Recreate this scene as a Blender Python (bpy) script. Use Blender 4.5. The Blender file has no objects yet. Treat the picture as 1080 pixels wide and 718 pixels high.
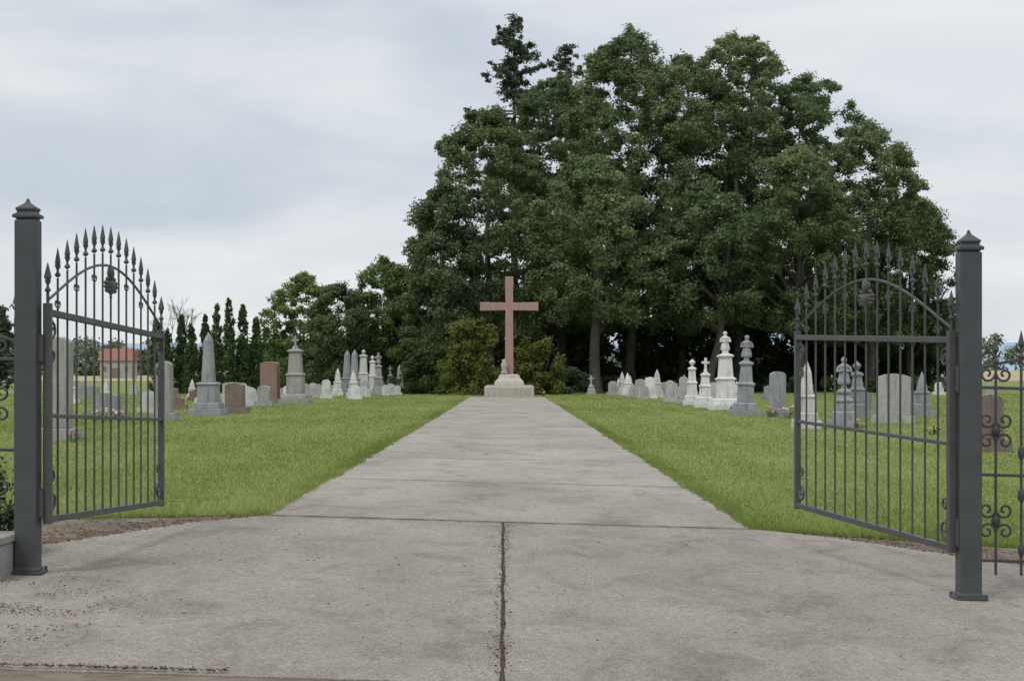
import bpy, math, random
import numpy as np
from mathutils import Vector, noise
random.seed(7)
rng = np.random.default_rng(11)
scene = bpy.context.scene
scene.view_settings.view_transform = 'Standard'
scene.view_settings.look = 'None'
scene.view_settings.exposure = 0

# ------------------------------------------------------------------ helpers
def link(o):
    scene.collection.objects.link(o); return o

def gz(x, y):
    """ground height: slight cross-fall near the gate that levels out further in"""
    xc = max(-9.0, min(9.0, x))
    f = 1.0 if y < 20 else max(0.0, 1 - (y-20)/40.0)
    return -0.029*xc*f
def gz_np(x, y):
    return -0.029*np.clip(x, -9, 9)*np.clip(1-(y-20)/40.0, 0, 1)
def road_c(y): return -0.3*max(0, y-17)/97.0

class MB:
    def __init__(s): s.v=[]; s.f=[]; s.m=[]
    def face(s, idx, m=0): s.f.append(tuple(idx)); s.m.append(m)
    def box(s, x0,x1,y0,y1,z0,z1,m=0):
        b=len(s.v)
        s.v += [(x0,y0,z0),(x1,y0,z0),(x1,y1,z0),(x0,y1,z0),(x0,y0,z1),(x1,y0,z1),(x1,y1,z1),(x0,y1,z1)]
        for q in [(3,2,1,0),(4,5,6,7),(0,1,5,4),(1,2,6,5),(2,3,7,6),(3,0,4,7)]:
            s.face([b+i for i in q],m)
    def stack(s, prof, n=4, cx=0, cy=0, m=0, rot=None, sy=1.0):
        """lathe: prof = [(half width, z)], square section when n==4"""
        if rot is None: rot = math.pi/4 if n==4 else 0
        k = math.sqrt(2) if n==4 else 1
        b=len(s.v)
        for (r,z) in prof:
            for i in range(n):
                a=rot+2*math.pi*i/n
                s.v.append((cx+k*r*math.cos(a), cy+k*r*math.sin(a)*sy, z))
        for j in range(len(prof)-1):
            for i in range(n):
                i2=(i+1)%n
                s.face([b+j*n+i,b+j*n+i2,b+(j+1)*n+i2,b+(j+1)*n+i],m)
        s.face([b+i for i in range(n)][::-1],m)
        e=b+(len(prof)-1)*n
        s.face([e+i for i in range(n)],m)
    def tube(s, pts, rad, n=5, m=0, caps=True, rot=0.0):
        pts=[Vector(p) for p in pts]
        if not hasattr(rad,'__len__'): rad=[rad]*len(pts)
        b=len(s.v)
        ref=None
        for i,p in enumerate(pts):
            t=(pts[min(i+1,len(pts)-1)]-pts[max(i-1,0)]).normalized()
            if ref is None:
                ref = Vector((1,0,0)) if abs(t.x)<0.9 else Vector((0,1,0))
            u=(ref-t*ref.dot(t)).normalized(); w=t.cross(u); ref=u
            for k in range(n):
                a=rot+2*math.pi*k/n
                s.v.append(tuple(p+(u*math.cos(a)+w*math.sin(a))*rad[i]))
        for j in range(len(pts)-1):
            for k in range(n):
                k2=(k+1)%n
                s.face([b+j*n+k,b+j*n+k2,b+(j+1)*n+k2,b+(j+1)*n+k],m)
        if caps:
            s.face([b+i for i in range(n)][::-1],m)
            e=b+(len(pts)-1)*n
            s.face([e+i for i in range(n)],m)
    def extr(s, poly, y0, y1, m=0):
        """polygon in xz extruded along y"""
        n=len(poly); b=len(s.v)
        for (x,z) in poly: s.v.append((x,y0,z))
        for (x,z) in poly: s.v.append((x,y1,z))
        s.face([b+i for i in range(n)],m)
        s.face([b+n+i for i in range(n)][::-1],m)
        for i in range(n):
            j=(i+1)%n
            s.face([b+i,b+n+i,b+n+j,b+j],m)
    def mesh(s, name, mats):
        me=bpy.data.meshes.new(name); me.from_pydata(s.v,[],s.f)
        for mt in mats: me.materials.append(mt)
        me.polygons.foreach_set('material_index', s.m); me.update()
        return me
    def obj(s, name, mats, bevel=0, smooth=False, parent=None, loc=(0,0,0)):
        me=s.mesh(name,mats); o=bpy.data.objects.new(name,me); link(o); o.location=loc
        if smooth: me.polygons.foreach_set('use_smooth',[True]*len(me.polygons))
        if bevel:
            md=o.modifiers.new('bevel','BEVEL'); md.width=bevel; md.segments=2; md.limit_method='ANGLE'
        if parent: o.parent=parent
        return o

def np_obj(name, V, F, mats, tint=None, mi=None, smooth=False):
    k=F.shape[1]; me=bpy.data.meshes.new(name)
    me.vertices.add(len(V)); me.vertices.foreach_set('co', V.astype(np.float32).ravel())
    me.loops.add(F.size); me.loops.foreach_set('vertex_index', F.astype(np.int32).ravel())
    me.polygons.add(len(F)); me.polygons.foreach_set('loop_start', (np.arange(len(F))*k).astype(np.int32))
    try: me.polygons.foreach_set('loop_total', np.full(len(F),k,dtype=np.int32))
    except Exception: pass
    for m in mats: me.materials.append(m)
    if mi is not None: me.polygons.foreach_set('material_index', mi.astype(np.int32))
    if tint is not None:
        a=me.attributes.new('tint','FLOAT','POINT'); a.data.foreach_set('value', tint.astype(np.float32))
    me.update(calc_edges=True)
    o=bpy.data.objects.new(name,me); return link(o)

# ------------------------------------------------------------------ materials
def newmat(name):
    m=bpy.data.materials.new(name); m.use_nodes=True
    nt=m.node_tree; b=nt.nodes['Principled BSDF']
    return m, nt, b
def N(nt,t,**kw):
    n=nt.nodes.new(t)
    for k,v in kw.items():
        if k in n.inputs: n.inputs[k].default_value=v
        else: setattr(n,k,v)
    return n
def ramp(nt, src, stops):
    r=nt.nodes.new('ShaderNodeValToRGB'); e=r.color_ramp.elements
    while len(e)<len(stops): e.new(0.5)
    for i,(p,c) in enumerate(stops):
        e[i].position=p; e[i].color=(*c,1) if len(c)==3 else c
    nt.links.new(src,r.inputs[0]); return r
def mix(nt, fac, a, b, mode='MIX'):
    n=nt.nodes.new('ShaderNodeMix'); n.data_type='RGBA'; n.blend_type=mode
    for s,v in ((n.inputs[0],fac),(n.inputs[6],a),(n.inputs[7],b)):
        if hasattr(v,'links') or hasattr(v,'is_linked'): nt.links.new(v,s)
        else: s.default_value = v if not isinstance(v,tuple) else (*v,1)
    return n.outputs[2]
def noise_n(nt, scale, detail=4, rough=.55, vec=None, dist=0):
    n=N(nt,'ShaderNodeTexNoise'); n.inputs['Scale'].default_value=scale
    n.inputs['Detail'].default_value=detail; n.inputs['Roughness'].default_value=rough
    n.inputs['Distortion'].default_value=dist
    if vec is not None: nt.links.new(vec,n.inputs['Vector'])
    return n.outputs['Fac']
def objcoord(nt, scale=(1,1,1)):
    tc=nt.nodes.new('ShaderNodeTexCoord'); mp=nt.nodes.new('ShaderNodeMapping')
    mp.inputs['Scale'].default_value=scale
    nt.links.new(tc.outputs['Object'],mp.inputs[0]); return mp.outputs[0]
def bump(nt,b,src,strength=.3,dist=.01):
    n=N(nt,'ShaderNodeBump'); n.inputs['Strength'].default_value=strength; n.inputs['Distance'].default_value=dist
    nt.links.new(src,n.inputs['Height']); nt.links.new(n.outputs[0],b.inputs['Normal'])

def stone_mat(name, c1, c2, dark=(.08,.08,.075), rough=.85):
    m,nt,b=newmat(name); v=objcoord(nt)
    oi=nt.nodes.new('ShaderNodeObjectInfo')
    c=ramp(nt,noise_n(nt,3.0,6,.65,v),[(.3,c1),(.7,c2)]).outputs[0]
    vs=objcoord(nt,(6,6,.9))
    st=ramp(nt,noise_n(nt,1.4,5,.6,vs),[(.50,(0,0,0)),(.76,(.7,.7,.7))]).outputs[0]
    c=mix(nt,st,c,dark)
    sp=ramp(nt,noise_n(nt,60,2,.5,v),[(.3,(.8,.8,.8)),(.7,(1.1,1.1,1.1))]).outputs[0]
    c=mix(nt,1.0,c,sp,'MULTIPLY')
    rr=ramp(nt,oi.outputs['Random'],[(0,(.76,.76,.74)),(1,(1.08,1.08,1.1))]).outputs[0]
    c=mix(nt,1.0,c,rr,'MULTIPLY')
    nt.links.new(c,b.inputs['Base Color']); b.inputs['Roughness'].default_value=rough
    bump(nt,b,noise_n(nt,25,4,.6,v),.4,.01)
    return m
M_white=stone_mat('marble_weathered',(.50,.50,.48),(.68,.68,.66),(.22,.22,.21))
M_grey=stone_mat('granite_grey',(.22,.23,.24),(.33,.34,.355),(.10,.10,.10))
M_lgrey=stone_mat('limestone_grey',(.33,.33,.315),(.45,.45,.43),(.15,.15,.14))
M_red=stone_mat('granite_red',(.21,.125,.105),(.29,.175,.15),(.12,.075,.06),.5)
M_brown=stone_mat('granite_brown',(.17,.13,.11),(.25,.19,.16),(.08,.06,.05),.6)
M_cross=stone_mat('cross_pink_granite',(.34,.21,.185),(.42,.265,.23),(.28,.18,.155),.7)
M_ped=stone_mat('pedestal_stone',(.42,.38,.33),(.52,.47,.42),(.25,.22,.19))
M_wall=stone_mat('wall_concrete',(.22,.21,.20),(.34,.33,.31),(.10,.095,.09))

def paint_mat(name, col):
    m,nt,b=newmat(name); v=objcoord(nt)
    c=ramp(nt,noise_n(nt,5,6,.65,v),[(.3,tuple(x*.82 for x in col)),(.7,tuple(x*1.15 for x in col))]).outputs[0]
    rs=ramp(nt,noise_n(nt,22,5,.7,v),[(.66,(0,0,0)),(.74,(.6,.6,.6))]).outputs[0]
    c=mix(nt,rs,c,(.10,.075,.055))
    nt.links.new(c,b.inputs['Base Color'])
    r=ramp(nt,noise_n(nt,9,4,.6,v),[(.3,(.42,.42,.42)),(.7,(.62,.62,.62))]).outputs[0]
    nt.links.new(r,b.inputs['Roughness'])
    b.inputs['Specular IOR Level'].default_value=.35
    bump(nt,b,noise_n(nt,60,3,.6,v),.12,.003)
    return m
M_iron=paint_mat('iron_paint_grey',(.070,.071,.070))
M_post=paint_mat('post_paint_grey',(.062,.067,.070))

# concrete
def concrete():
    m,nt,b=newmat('driveway_concrete'); v=objcoord(nt); v2=objcoord(nt,(1,.5,1))
    c=ramp(nt,noise_n(nt,.5,6,.6,v2,.5),[(.30,(.255,.238,.212)),(.5,(.315,.297,.270)),(.72,(.37,.352,.325))]).outputs[0]
    # blotchy weather stains
    s=ramp(nt,noise_n(nt,1.7,9,.74,v2,.7),[(.36,(.66,.645,.62)),(.50,(.97,.97,.97)),(.75,(1.08,1.08,1.08))]).outputs[0]
    c=mix(nt,.8,c,s,'MULTIPLY')
    # exposed aggregate
    a=ramp(nt,noise_n(nt,85,3,.8,v),[(.34,(.40,.39,.37)),(.5,(1,1,1)),(.68,(1.45,1.44,1.42))]).outputs[0]
    c=mix(nt,.95,c,a,'MULTIPLY')
    a2=ramp(nt,noise_n(nt,20,7,.88,objcoord(nt,(1,.6,1))),[(.36,(.66,.65,.63)),(.6,(1.09,1.09,1.09))]).outputs[0]
    c=mix(nt,.85,c,a2,'MULTIPLY')
    # small dark lichen dots
    vo=N(nt,'ShaderNodeTexVoronoi'); vo.inputs['Scale'].default_value=6.5; nt.links.new(v,vo.inputs['Vector'])
    dt=ramp(nt,vo.outputs['Distance'],[(.04,(.45,.43,.4)),(.085,(1,1,1))]).outputs[0]
    c=mix(nt,.7,c,dt,'MULTIPLY')
    sep=nt.nodes.new('ShaderNodeSeparateXYZ'); nt.links.new(v,sep.inputs[0])
    mr=N(nt,'ShaderNodeMapRange'); mr.inputs[1].default_value=15; mr.inputs[2].default_value=24
    nt.links.new(sep.outputs[1],mr.inputs[0])
    g=ramp(nt,mr.outputs[0],[(0,(.96,.935,.90)),(1,(1.12,1.105,1.09))]).outputs[0]
    c=mix(nt,1.0,c,g,'MULTIPLY')
    # dirt gathered in the slab joint
    d=N(nt,'ShaderNodeMath',operation='SUBTRACT'); nt.links.new(sep.outputs[1],d.inputs[0]); d.inputs[1].default_value=17.26
    ab=N(nt,'ShaderNodeMath',operation='ABSOLUTE'); nt.links.new(d.outputs[0],ab.inputs[0])
    q=N(nt,'ShaderNodeMapRange'); q.inputs[1].default_value=0; q.inputs[2].default_value=.22; nt.links.new(ab.outputs[0],q.inputs[0])
    j=ramp(nt,q.outputs[0],[(0,(.72,.70,.67)),(1,(1,1,1))]).outputs[0]
    c=mix(nt,1.0,c,j,'MULTIPLY')
    nt.links.new(c,b.inputs['Base Color']); b.inputs['Roughness'].default_value=.92
    b.inputs['Specular IOR Level'].default_value=.2
    bump(nt,b,noise_n(nt,70,6,.75,v),.6,.006)
    return m
M_conc=concrete()
def simple_noise(name,c1,c2,scale,rough=.95,bs=.5,bd=.01,c3=None,s3=1.0):
    m,nt,b=newmat(name); v=objcoord(nt)
    c=ramp(nt,noise_n(nt,scale,6,.7,v),[(.3,c1),(.7,c2)]).outputs[0]
    if c3:
        f=ramp(nt,noise_n(nt,s3,5,.6,v),[(.42,(0,0,0)),(.62,(.8,.8,.8))]).outputs[0]
        c=mix(nt,f,c,c3)
    nt.links.new(c,b.inputs['Base Color']); b.inputs['Roughness'].default_value=rough
    b.inputs['Specular IOR Level'].default_value=.15
    bump(nt,b,noise_n(nt,scale*2,5,.7,v),bs,bd)
    return m
M_joint=simple_noise('joint_dirt',(.025,.023,.018),(.075,.065,.045),20)
M_jointf=simple_noise('joint_shallow',(.15,.14,.128),(.20,.19,.175),20)
M_dirt=simple_noise('bare_dirt',(.085,.062,.046),(.20,.165,.13),9,c3=(.22,.19,.155),s3=2.5,bd=.03)
M_asph=simple_noise('asphalt',(.04,.04,.04),(.08,.078,.075),60,bd=.008)
M_debris=simple_noise('needle_debris',(.07,.043,.026),(.19,.115,.065),8)
M_lawn=simple_noise('lawn_soil_grass',(.13,.17,.045),(.20,.245,.072),1.3,c3=(.215,.225,.09),s3=.35,bs=.6,bd=.03)
M_field=simple_noise('wheat_field',(.33,.28,.16),(.42,.36,.22),.05)
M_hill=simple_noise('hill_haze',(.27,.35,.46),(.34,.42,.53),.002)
M_bark=simple_noise('bark',(.055,.048,.042),(.135,.122,.108),3,bs=.9,bd=.05)
M_roof=simple_noise('roof_red',(.25,.115,.09),(.30,.15,.12),.8)
M_barnw=simple_noise('barn_wall',(.30,.285,.26),(.38,.36,.34),.8)

def leaf_mat(name, dark, mid, light, transl=.36):
    m=bpy.data.materials.new(name); m.use_nodes=True; nt=m.node_tree
    nt.nodes.remove(nt.nodes['Principled BSDF']); out=nt.nodes['Material Output']
    at=nt.nodes.new('ShaderNodeAttribute'); at.attribute_name='tint'
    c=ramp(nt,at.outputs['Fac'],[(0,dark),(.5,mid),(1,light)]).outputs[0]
    df=nt.nodes.new('ShaderNodeBsdfDiffuse'); nt.links.new(c,df.inputs[0])
    tr=nt.nodes.new('ShaderNodeBsdfTranslucent'); nt.links.new(c,tr.inputs[0])
    ms=nt.nodes.new('ShaderNodeMixShader'); ms.inputs[0].default_value=transl
    nt.links.new(df.outputs[0],ms.inputs[1]); nt.links.new(tr.outputs[0],ms.inputs[2]); nt.links.new(ms.outputs[0],out.inputs[0])
    return m
M_oak=leaf_mat('oak_leaves',(.080,.118,.054),(.155,.205,.098),(.26,.31,.155))
M_oak2=leaf_mat('oak_leaves_dark',(.068,.103,.052),(.128,.175,.088),(.205,.258,.125))
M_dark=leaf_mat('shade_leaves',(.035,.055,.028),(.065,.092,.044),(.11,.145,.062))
M_olive=leaf_mat('shrub_leaves',(.085,.10,.03),(.15,.17,.05),(.24,.25,.08))
M_thuja=leaf_mat('arborvitae_leaves',(.045,.08,.034),(.078,.122,.048),(.12,.17,.065),.2)
M_fir=leaf_mat('fir_needles',(.055,.078,.052),(.095,.125,.078),(.14,.17,.105),.15)
M_light=leaf_mat('broadleaf_leaves',(.10,.16,.055),(.18,.25,.085),(.27,.34,.13))
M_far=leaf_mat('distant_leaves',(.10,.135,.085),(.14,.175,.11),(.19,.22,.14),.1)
M_grass=leaf_mat('grass_blades',(.145,.20,.050),(.25,.312,.090),(.43,.455,.20),.36)

# ------------------------------------------------------------------ ground
ys=[-30,-10,0,5,8,8.3]+[8.6]+[9+.5*i for i in range(24)]+[21+i for i in range(40)]+[65,75,90,110,130,160,200,300,500,900,1800,3500,7000]
xs=[-7000,-2500,-900,-300,-120,-60,-30,-15,-9,-7,-5,-4,-3,-2,-1,0,1,2,3,4,5,7,9,15,30,60,120,300,900,2500,7000]
mb=MB()
for y in ys:
    for x in xs: mb.v.append((x,y,gz(x,y)))
nx=len(xs)
for j in range(len(ys)-1):
    for i in range(nx-1):
        mb.face([j*nx+i,j*nx+i+1,(j+1)*nx+i+1,(j+1)*nx+i])
ground=mb.obj('ground_lawn',[M_lawn])

def strip(name, rows, z, mat, side=.03, nxs=14):
    """rows: (y, xleft, xright) -> sheet that follows the ground at height z"""
    mb=MB()
    for (y,a,b) in rows:
        for i in range(nxs+1):
            x=a+(b-a)*i/nxs
            mb.v.append((x,y,gz(x,y)+z))
    w=nxs+1
    for j in range(len(rows)-1):
        for i in range(nxs):
            mb.face([j*w+i,j*w+i+1,(j+1)*w+i+1,(j+1)*w+i])
    def skirt(ids):
        b=len(mb.v)
        for k in ids:
            x,y,zz=mb.v[k]; mb.v.append((x,y,zz-side))
        for k in range(len(ids)-1):
            mb.face([ids[k],ids[k+1],b+k+1,b+k])
    R=len(rows)
    skirt([j*w for j in range(R)]); skirt([j*w+nxs for j in range(R)])
    skirt(list(range(w))); skirt([(R-1)*w+i for i in range(w)])
    return mb.obj(name,[mat])

def edge_l(y):   # left edge of the concrete
    if y>=17.3: return road_c(y)-2.32
    pts=[(8.2,-9.0),(12.45,-9.0),(12.6,-7.2),(13.2,-4.4),(13.8,-3.62),(15.0,-3.25),(16.3,-2.88),(17.3,-2.32)]
    for (a,b),(c,d) in zip(pts,pts[1:]):
        if a<=y<=c: return b+(d-b)*(y-a)/(c-a)
    return -9.0
def edge_r(y):
    if y>=17.3: return road_c(y)+2.28
    pts=[(8.2,9.5),(12.7,9.5),(13.2,8.0),(13.9,5.0),(14.5,4.1),(15.5,3.55),(16.6,2.95),(17.3,2.28)]
    for (a,b),(c,d) in zip(pts,pts[1:]):
        if a<=y<=c: return b+(d-b)*(y-a)/(c-a)
    return 9.5
yr=[8.27,8.6,8.9,9.5,10,10.5,11,11.5,12,12.45,12.6,12.8,13,13.2,13.5,13.8,14.2,14.5,15,15.5,16,16.3,16.6,17,17.3]+[18+i for i in range(43)]+[65,70,80,90,100,110.3]
strip('concrete_driveway',[(y,edge_l(y),edge_r(y)) for y in yr],.022,M_conc,.05,20)
# bare soil bed under and behind the fence
dl=[(12.3,-9,-2),(13,-9,-2),(14,-9,-2),(15,-9,-2),(16,-5.5,-2),(16.8,-3.6,-2),(17.3,-2.7,-2)]
strip('dirt_bed',[(y,a,b) for y,a,b in dl],.008,M_dirt,.02)
dr=[(12.5,2,9.4),(13.3,2,9.4),(14.3,2,9.4),(15.3,2,8.0),(16.2,2,4.4),(17.0,2,2.9),(17.3,2,2.5)]
strip('dirt_bed',[(y,a,b) for y,a,b in dr],.008,M_dirt,.02)
strip('asphalt_road',[(-25,-60,60),(0,-60,60),(5,-60,60),(8.0,-60,60)],.010,M_asph,.02,60)
strip('dirt_verge',[(8.0,-30,30),(8.2,-30,30),(8.37,-30,30)],.016,M_dirt,.02,60)

# joints : ragged thin strips slightly proud of the slab
def joint(name, pts, w, mat, z=.026, step=.06, rag=.35):
    mb=MB()
    for (x0,y0),(x1,y1) in zip(pts,pts[1:]):
        L=math.hypot(x1-x0,y1-y0); k=max(2,int(L/step)); tx,ty=(x1-x0)/L,(y1-y0)/L
        for i in range(k+1):
            t=i/k; x=x0+(x1-x0)*t; y=y0+(y1-y0)*t
            ww=w*(1+rag*noise.noise((x*9,y*9,1.3))*2)/2
            off=noise.noise((x*1.3,y*1.3,4))*w*.4
            for s in (-1,1):
                px=x-ty*(off+s*ww); py=y+tx*(off+s*ww)
                mb.v.append((px,py,gz(px,py)+z))
            if i>0:
                b=len(mb.v); mb.face([b-4,b-3,b-1,b-2])
    return mb.obj(name,[mat])
joint('expansion_joint',[(-.045,8.28),(-.06,12),(-.085,17.2)],.022,M_joint)
joint('expansion_joint',[(-2.32,17.28),(0,17.24),(2.28,17.28)],.030,M_joint,rag=.7)
for y in (23.5,29.8,36,42.3,48.5,54.8,61,67,73.5,80,86,92,98,104):
    joint('control_joint',[(road_c(y)-2.3,y),(road_c(y)+2.26,y)],.018+.0007*y,M_jointf,step=.3)

# scattered needles / leaf debris (one object)
def flakes(name, pts, size, mat, z=.03):
    n=len(pts); P=np.array(pts); a=rng.uniform(0,math.pi*2,n); L=rng.uniform(.4,1.2,n)*size; W=L*rng.uniform(.12,.5,n)
    d=np.stack([np.cos(a),np.sin(a)],1); q=np.stack([-d[:,1],d[:,0]],1)
    zz=gz_np(P[:,0],P[:,1])+z
    V=np.zeros((n,4,3))
    for k,(s,t) in enumerate(((-1,0),(0,-1),(1,0),(0,1))):
        V[:,k,:2]=P+d*(L*s)[:,None]+q*(W*t)[:,None]; V[:,k,2]=zz+rng.uniform(0,.012,n)
    return np_obj(name,V.reshape(-1,3),np.arange(n*4).reshape(-1,4),[mat])
pts=[]
for _ in range(1900):
    x=random.gauss(-2.9,.35); y=random.gauss(9.9,.8)
    if x>-3.5 and y>8.35 and noise.noise((x*2.5,y*2.5,0))>-.12: pts.append((x,y))
for _ in range(900): pts.append((random.uniform(-3.5,-1.3),8.31+abs(random.gauss(0,.035))))
for _ in range(320): pts.append((random.uniform(-3.2,4),random.uniform(8.4,17)))
for _ in range(500):
    pts.append((-.06+random.gauss(0,.03),random.uniform(8.4,17)))
flakes('needle_litter',pts,.013,M_debris)
pts=[]
for _ in range(3600):
    y=random.uniform(12.8,17.0)
    if random.random()<.5:
        e=edge_l(y); x=e-abs(random.gauss(0,.45))+.06
    else:
        e=edge_r(y); x=e+abs(random.gauss(0,.5))-.06
    pts.append((x,y))
flakes('bark_mulch',pts,.020,M_debris,.02)

# ------------------------------------------------------------------ grass blades
def grass_edge(y, side):
    """x where turf starts"""
    if side<0:
        t=[(13.5,-9),(15.2,-6.5),(16.0,-4.6),(16.6,-3.6),(17.0,-2.9),(17.3,-2.34)]
    else:
        t=[(13.5,9.4),(15.3,8.0),(16.2,4.4),(16.9,3.0),(17.3,2.3)]
    if y<t[0][0]: return None
    if y>=17.3: return road_c(y)+(2.28 if side>0 else -2.32)
    for (a,b),(c,d) in zip(t,t[1:]):
        if a<=y<=c: return b+(d-b)*(y-a)/(c-a)
def make_grass():
    n=340000
    u=rng.random(n); y=14.5*np.exp(u*math.log(131/14.5))
    side=np.where(rng.random(n)<.5,-1,1)
    yy=np.linspace(13.5,135,2400)
    gl=[grass_edge(t,-1) for t in yy]; gr_=[grass_edge(t,1) for t in yy]
    el=np.interp(y,yy,gl); er=np.interp(y,yy,gr_)
    half=.33*y+1.0
    e=np.where(side<0,el,er)
    e=np.where(y>111,0,e)
    span=np.maximum(half-np.abs(e),.0)
    x=e+side*rng.random(n)*span
    ok=span>.05
    m=70000; yf=14.5*np.exp(rng.random(m)*math.log(110/14.5)); sf=np.where(rng.random(m)<.5,-1,1)
    ef=np.where(sf<0,np.interp(yf,yy,gl),np.interp(yf,yy,gr_))
    wn=np.array([noise.noise((t*1.3,3.3,0))*.06+noise.noise((t*4.1,7.3,0))*.045 for t in yy])
    wn2=np.array([noise.noise((t*1.3,13.3,0))*.06+noise.noise((t*4.1,17.3,0))*.045 for t in yy])
    wob=np.where(sf<0,np.interp(yf,yy,wn),np.interp(yf,yy,wn2))
    xf=ef+sf*(np.abs(rng.normal(0,.13,m))-.03+wob)
    x=np.concatenate([x[ok],xf]); y=np.concatenate([y[ok],yf]); fr=np.concatenate([np.zeros(ok.sum()),np.ones(m)])
    N_=len(x)
    patch=np.sin(x*1.7+np.sin(y*.9)*2)*np.cos(y*1.1+x*.6)
    big=np.sin(x*.45+1.3*np.sin(y*.17))*np.cos(y*.21+.5*np.sin(x*.7))
    stripe=np.tanh(3*np.sin(x*math.pi/.75+.05*y))
    clump=np.sin(x*5.3+y*2.1)*np.sin(y*4.7-x*1.9)
    fine=np.sin(x*13.3+3*np.sin(y*5.1))*np.sin(y*9.7+2*np.sin(x*7.7))
    h=(.028+.030*rng.random(N_)+.009*patch+.010*clump+.014*fine)*(1+.55*fr*rng.random(N_))
    h=np.maximum(h,.012)*(1+1.1*np.clip((18.8-y)/2,0,1)*rng.random(N_))
    w=(.0030+.0033*rng.random(N_))*(y/17)**.95
    a=rng.uniform(0,2*math.pi,N_); lean=rng.normal(0,.6,(N_,2))*h[:,None]
    z=gz_np(x,y)
    V=np.zeros((N_,3,3)); dx=np.cos(a)*w; dy=np.sin(a)*w
    V[:,0]=np.stack([x-dx,y-dy,z],1); V[:,1]=np.stack([x+dx,y+dy,z],1)
    V[:,2]=np.stack([x+lean[:,0],y+lean[:,1],z+h],1)
    t=np.clip(.42+.13*patch+.20*big+.06*stripe+.10*clump+.09*fine+rng.normal(0,.2,N_)+.3*(rng.random(N_)<.07),0,1)
    np_obj('grass',V.reshape(-1,3),np.arange(N_*3).reshape(-1,3),[M_grass],np.repeat(t,3))
make_grass()

# ------------------------------------------------------------------ trees
def leaf_quads(C,R,T,n,size,flat=.75,shell=.6,up=.55,aniso=.3):
    """n leaf faces per clump; C centres, R radii, T tints"""
    k=len(C); idx=np.repeat(np.arange(k),n); m=k*n
    d=rng.normal(size=(m,3)); d/=np.linalg.norm(d,axis=1)[:,None]
    r=rng.random(m)**shell
    r=np.where(rng.random(m)<.14,r*rng.uniform(1,1.45,m),r)
    sc=rng.uniform(1-aniso,1+aniso,(k,3))
    off=d*(r*R[idx])[:,None]*sc[idx]; off[:,2]*=flat
    # twiggy structure: pull leaves towards a few sub-centres
    sub=rng.normal(size=(k,9,3)); sub/=np.linalg.norm(sub,axis=2)[:,:,None]; sub*=.85
    pick=sub[idx,rng.integers(0,9,m)]*R[idx][:,None]
    off=off*.6+pick*np.array([1,1,flat])*.5
    P=C[idx]+off
    nrm=d*.6+rng.normal(size=(m,3))*.5; nrm[:,2]+=up
    nrm/=np.linalg.norm(nrm,axis=1)[:,None]
    a=rng.normal(size=(m,3)); t=np.cross(nrm,a); t/=np.linalg.norm(t,axis=1)[:,None]; b=np.cross(nrm,t)
    s=size*rng.uniform(.6,1.35,m); w=s*rng.uniform(.4,.8,m)
    V=np.zeros((m,4,3))
    V[:,0]=P-t*s[:,None]; V[:,1]=P-b*w[:,None]; V[:,2]=P+t*s[:,None]; V[:,3]=P+b*w[:,None]
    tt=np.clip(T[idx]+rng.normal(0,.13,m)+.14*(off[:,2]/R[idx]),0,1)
    return V.reshape(-1,3), np.repeat(tt,4)

def finish_tree(name, trunk, LV, LT, mat):
    tv=np.array(trunk.v) if trunk.v else np.zeros((0,3)); tf=np.array(trunk.f) if trunk.f else np.zeros((0,4),int)
    nb=len(tv)
    lf=np.arange(len(LV)).reshape(-1,4)+nb
    V=np.concatenate([tv,LV]); F=np.concatenate([tf.reshape(-1,4),lf])
    mi=np.concatenate([np.zeros(len(tf)),np.ones(len(lf))])
    t=np.concatenate([np.zeros(nb),LT])
    return np_obj(name,V,F,[M_bark,mat],t,mi)

def crooked(mb,p0,p1,r0,r1,segs=6,wob=.4):
    p0=Vector(p0);p1=Vector(p1);pts=[];rs=[]
    s=random.random()*50
    for i in range(segs+1):
        t=i/segs
        o=Vector((noise.noise((t*3,s,0)),noise.noise((t*3,s,5)),0))*wob*math.sin(math.pi*min(t*1.2,1))
        pts.append(p0.lerp(p1,t)+o); rs.append(r0+(r1-r0)*t)
    rs[0]*=1.35
    mb.tube(pts,rs,7,0,False)

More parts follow.
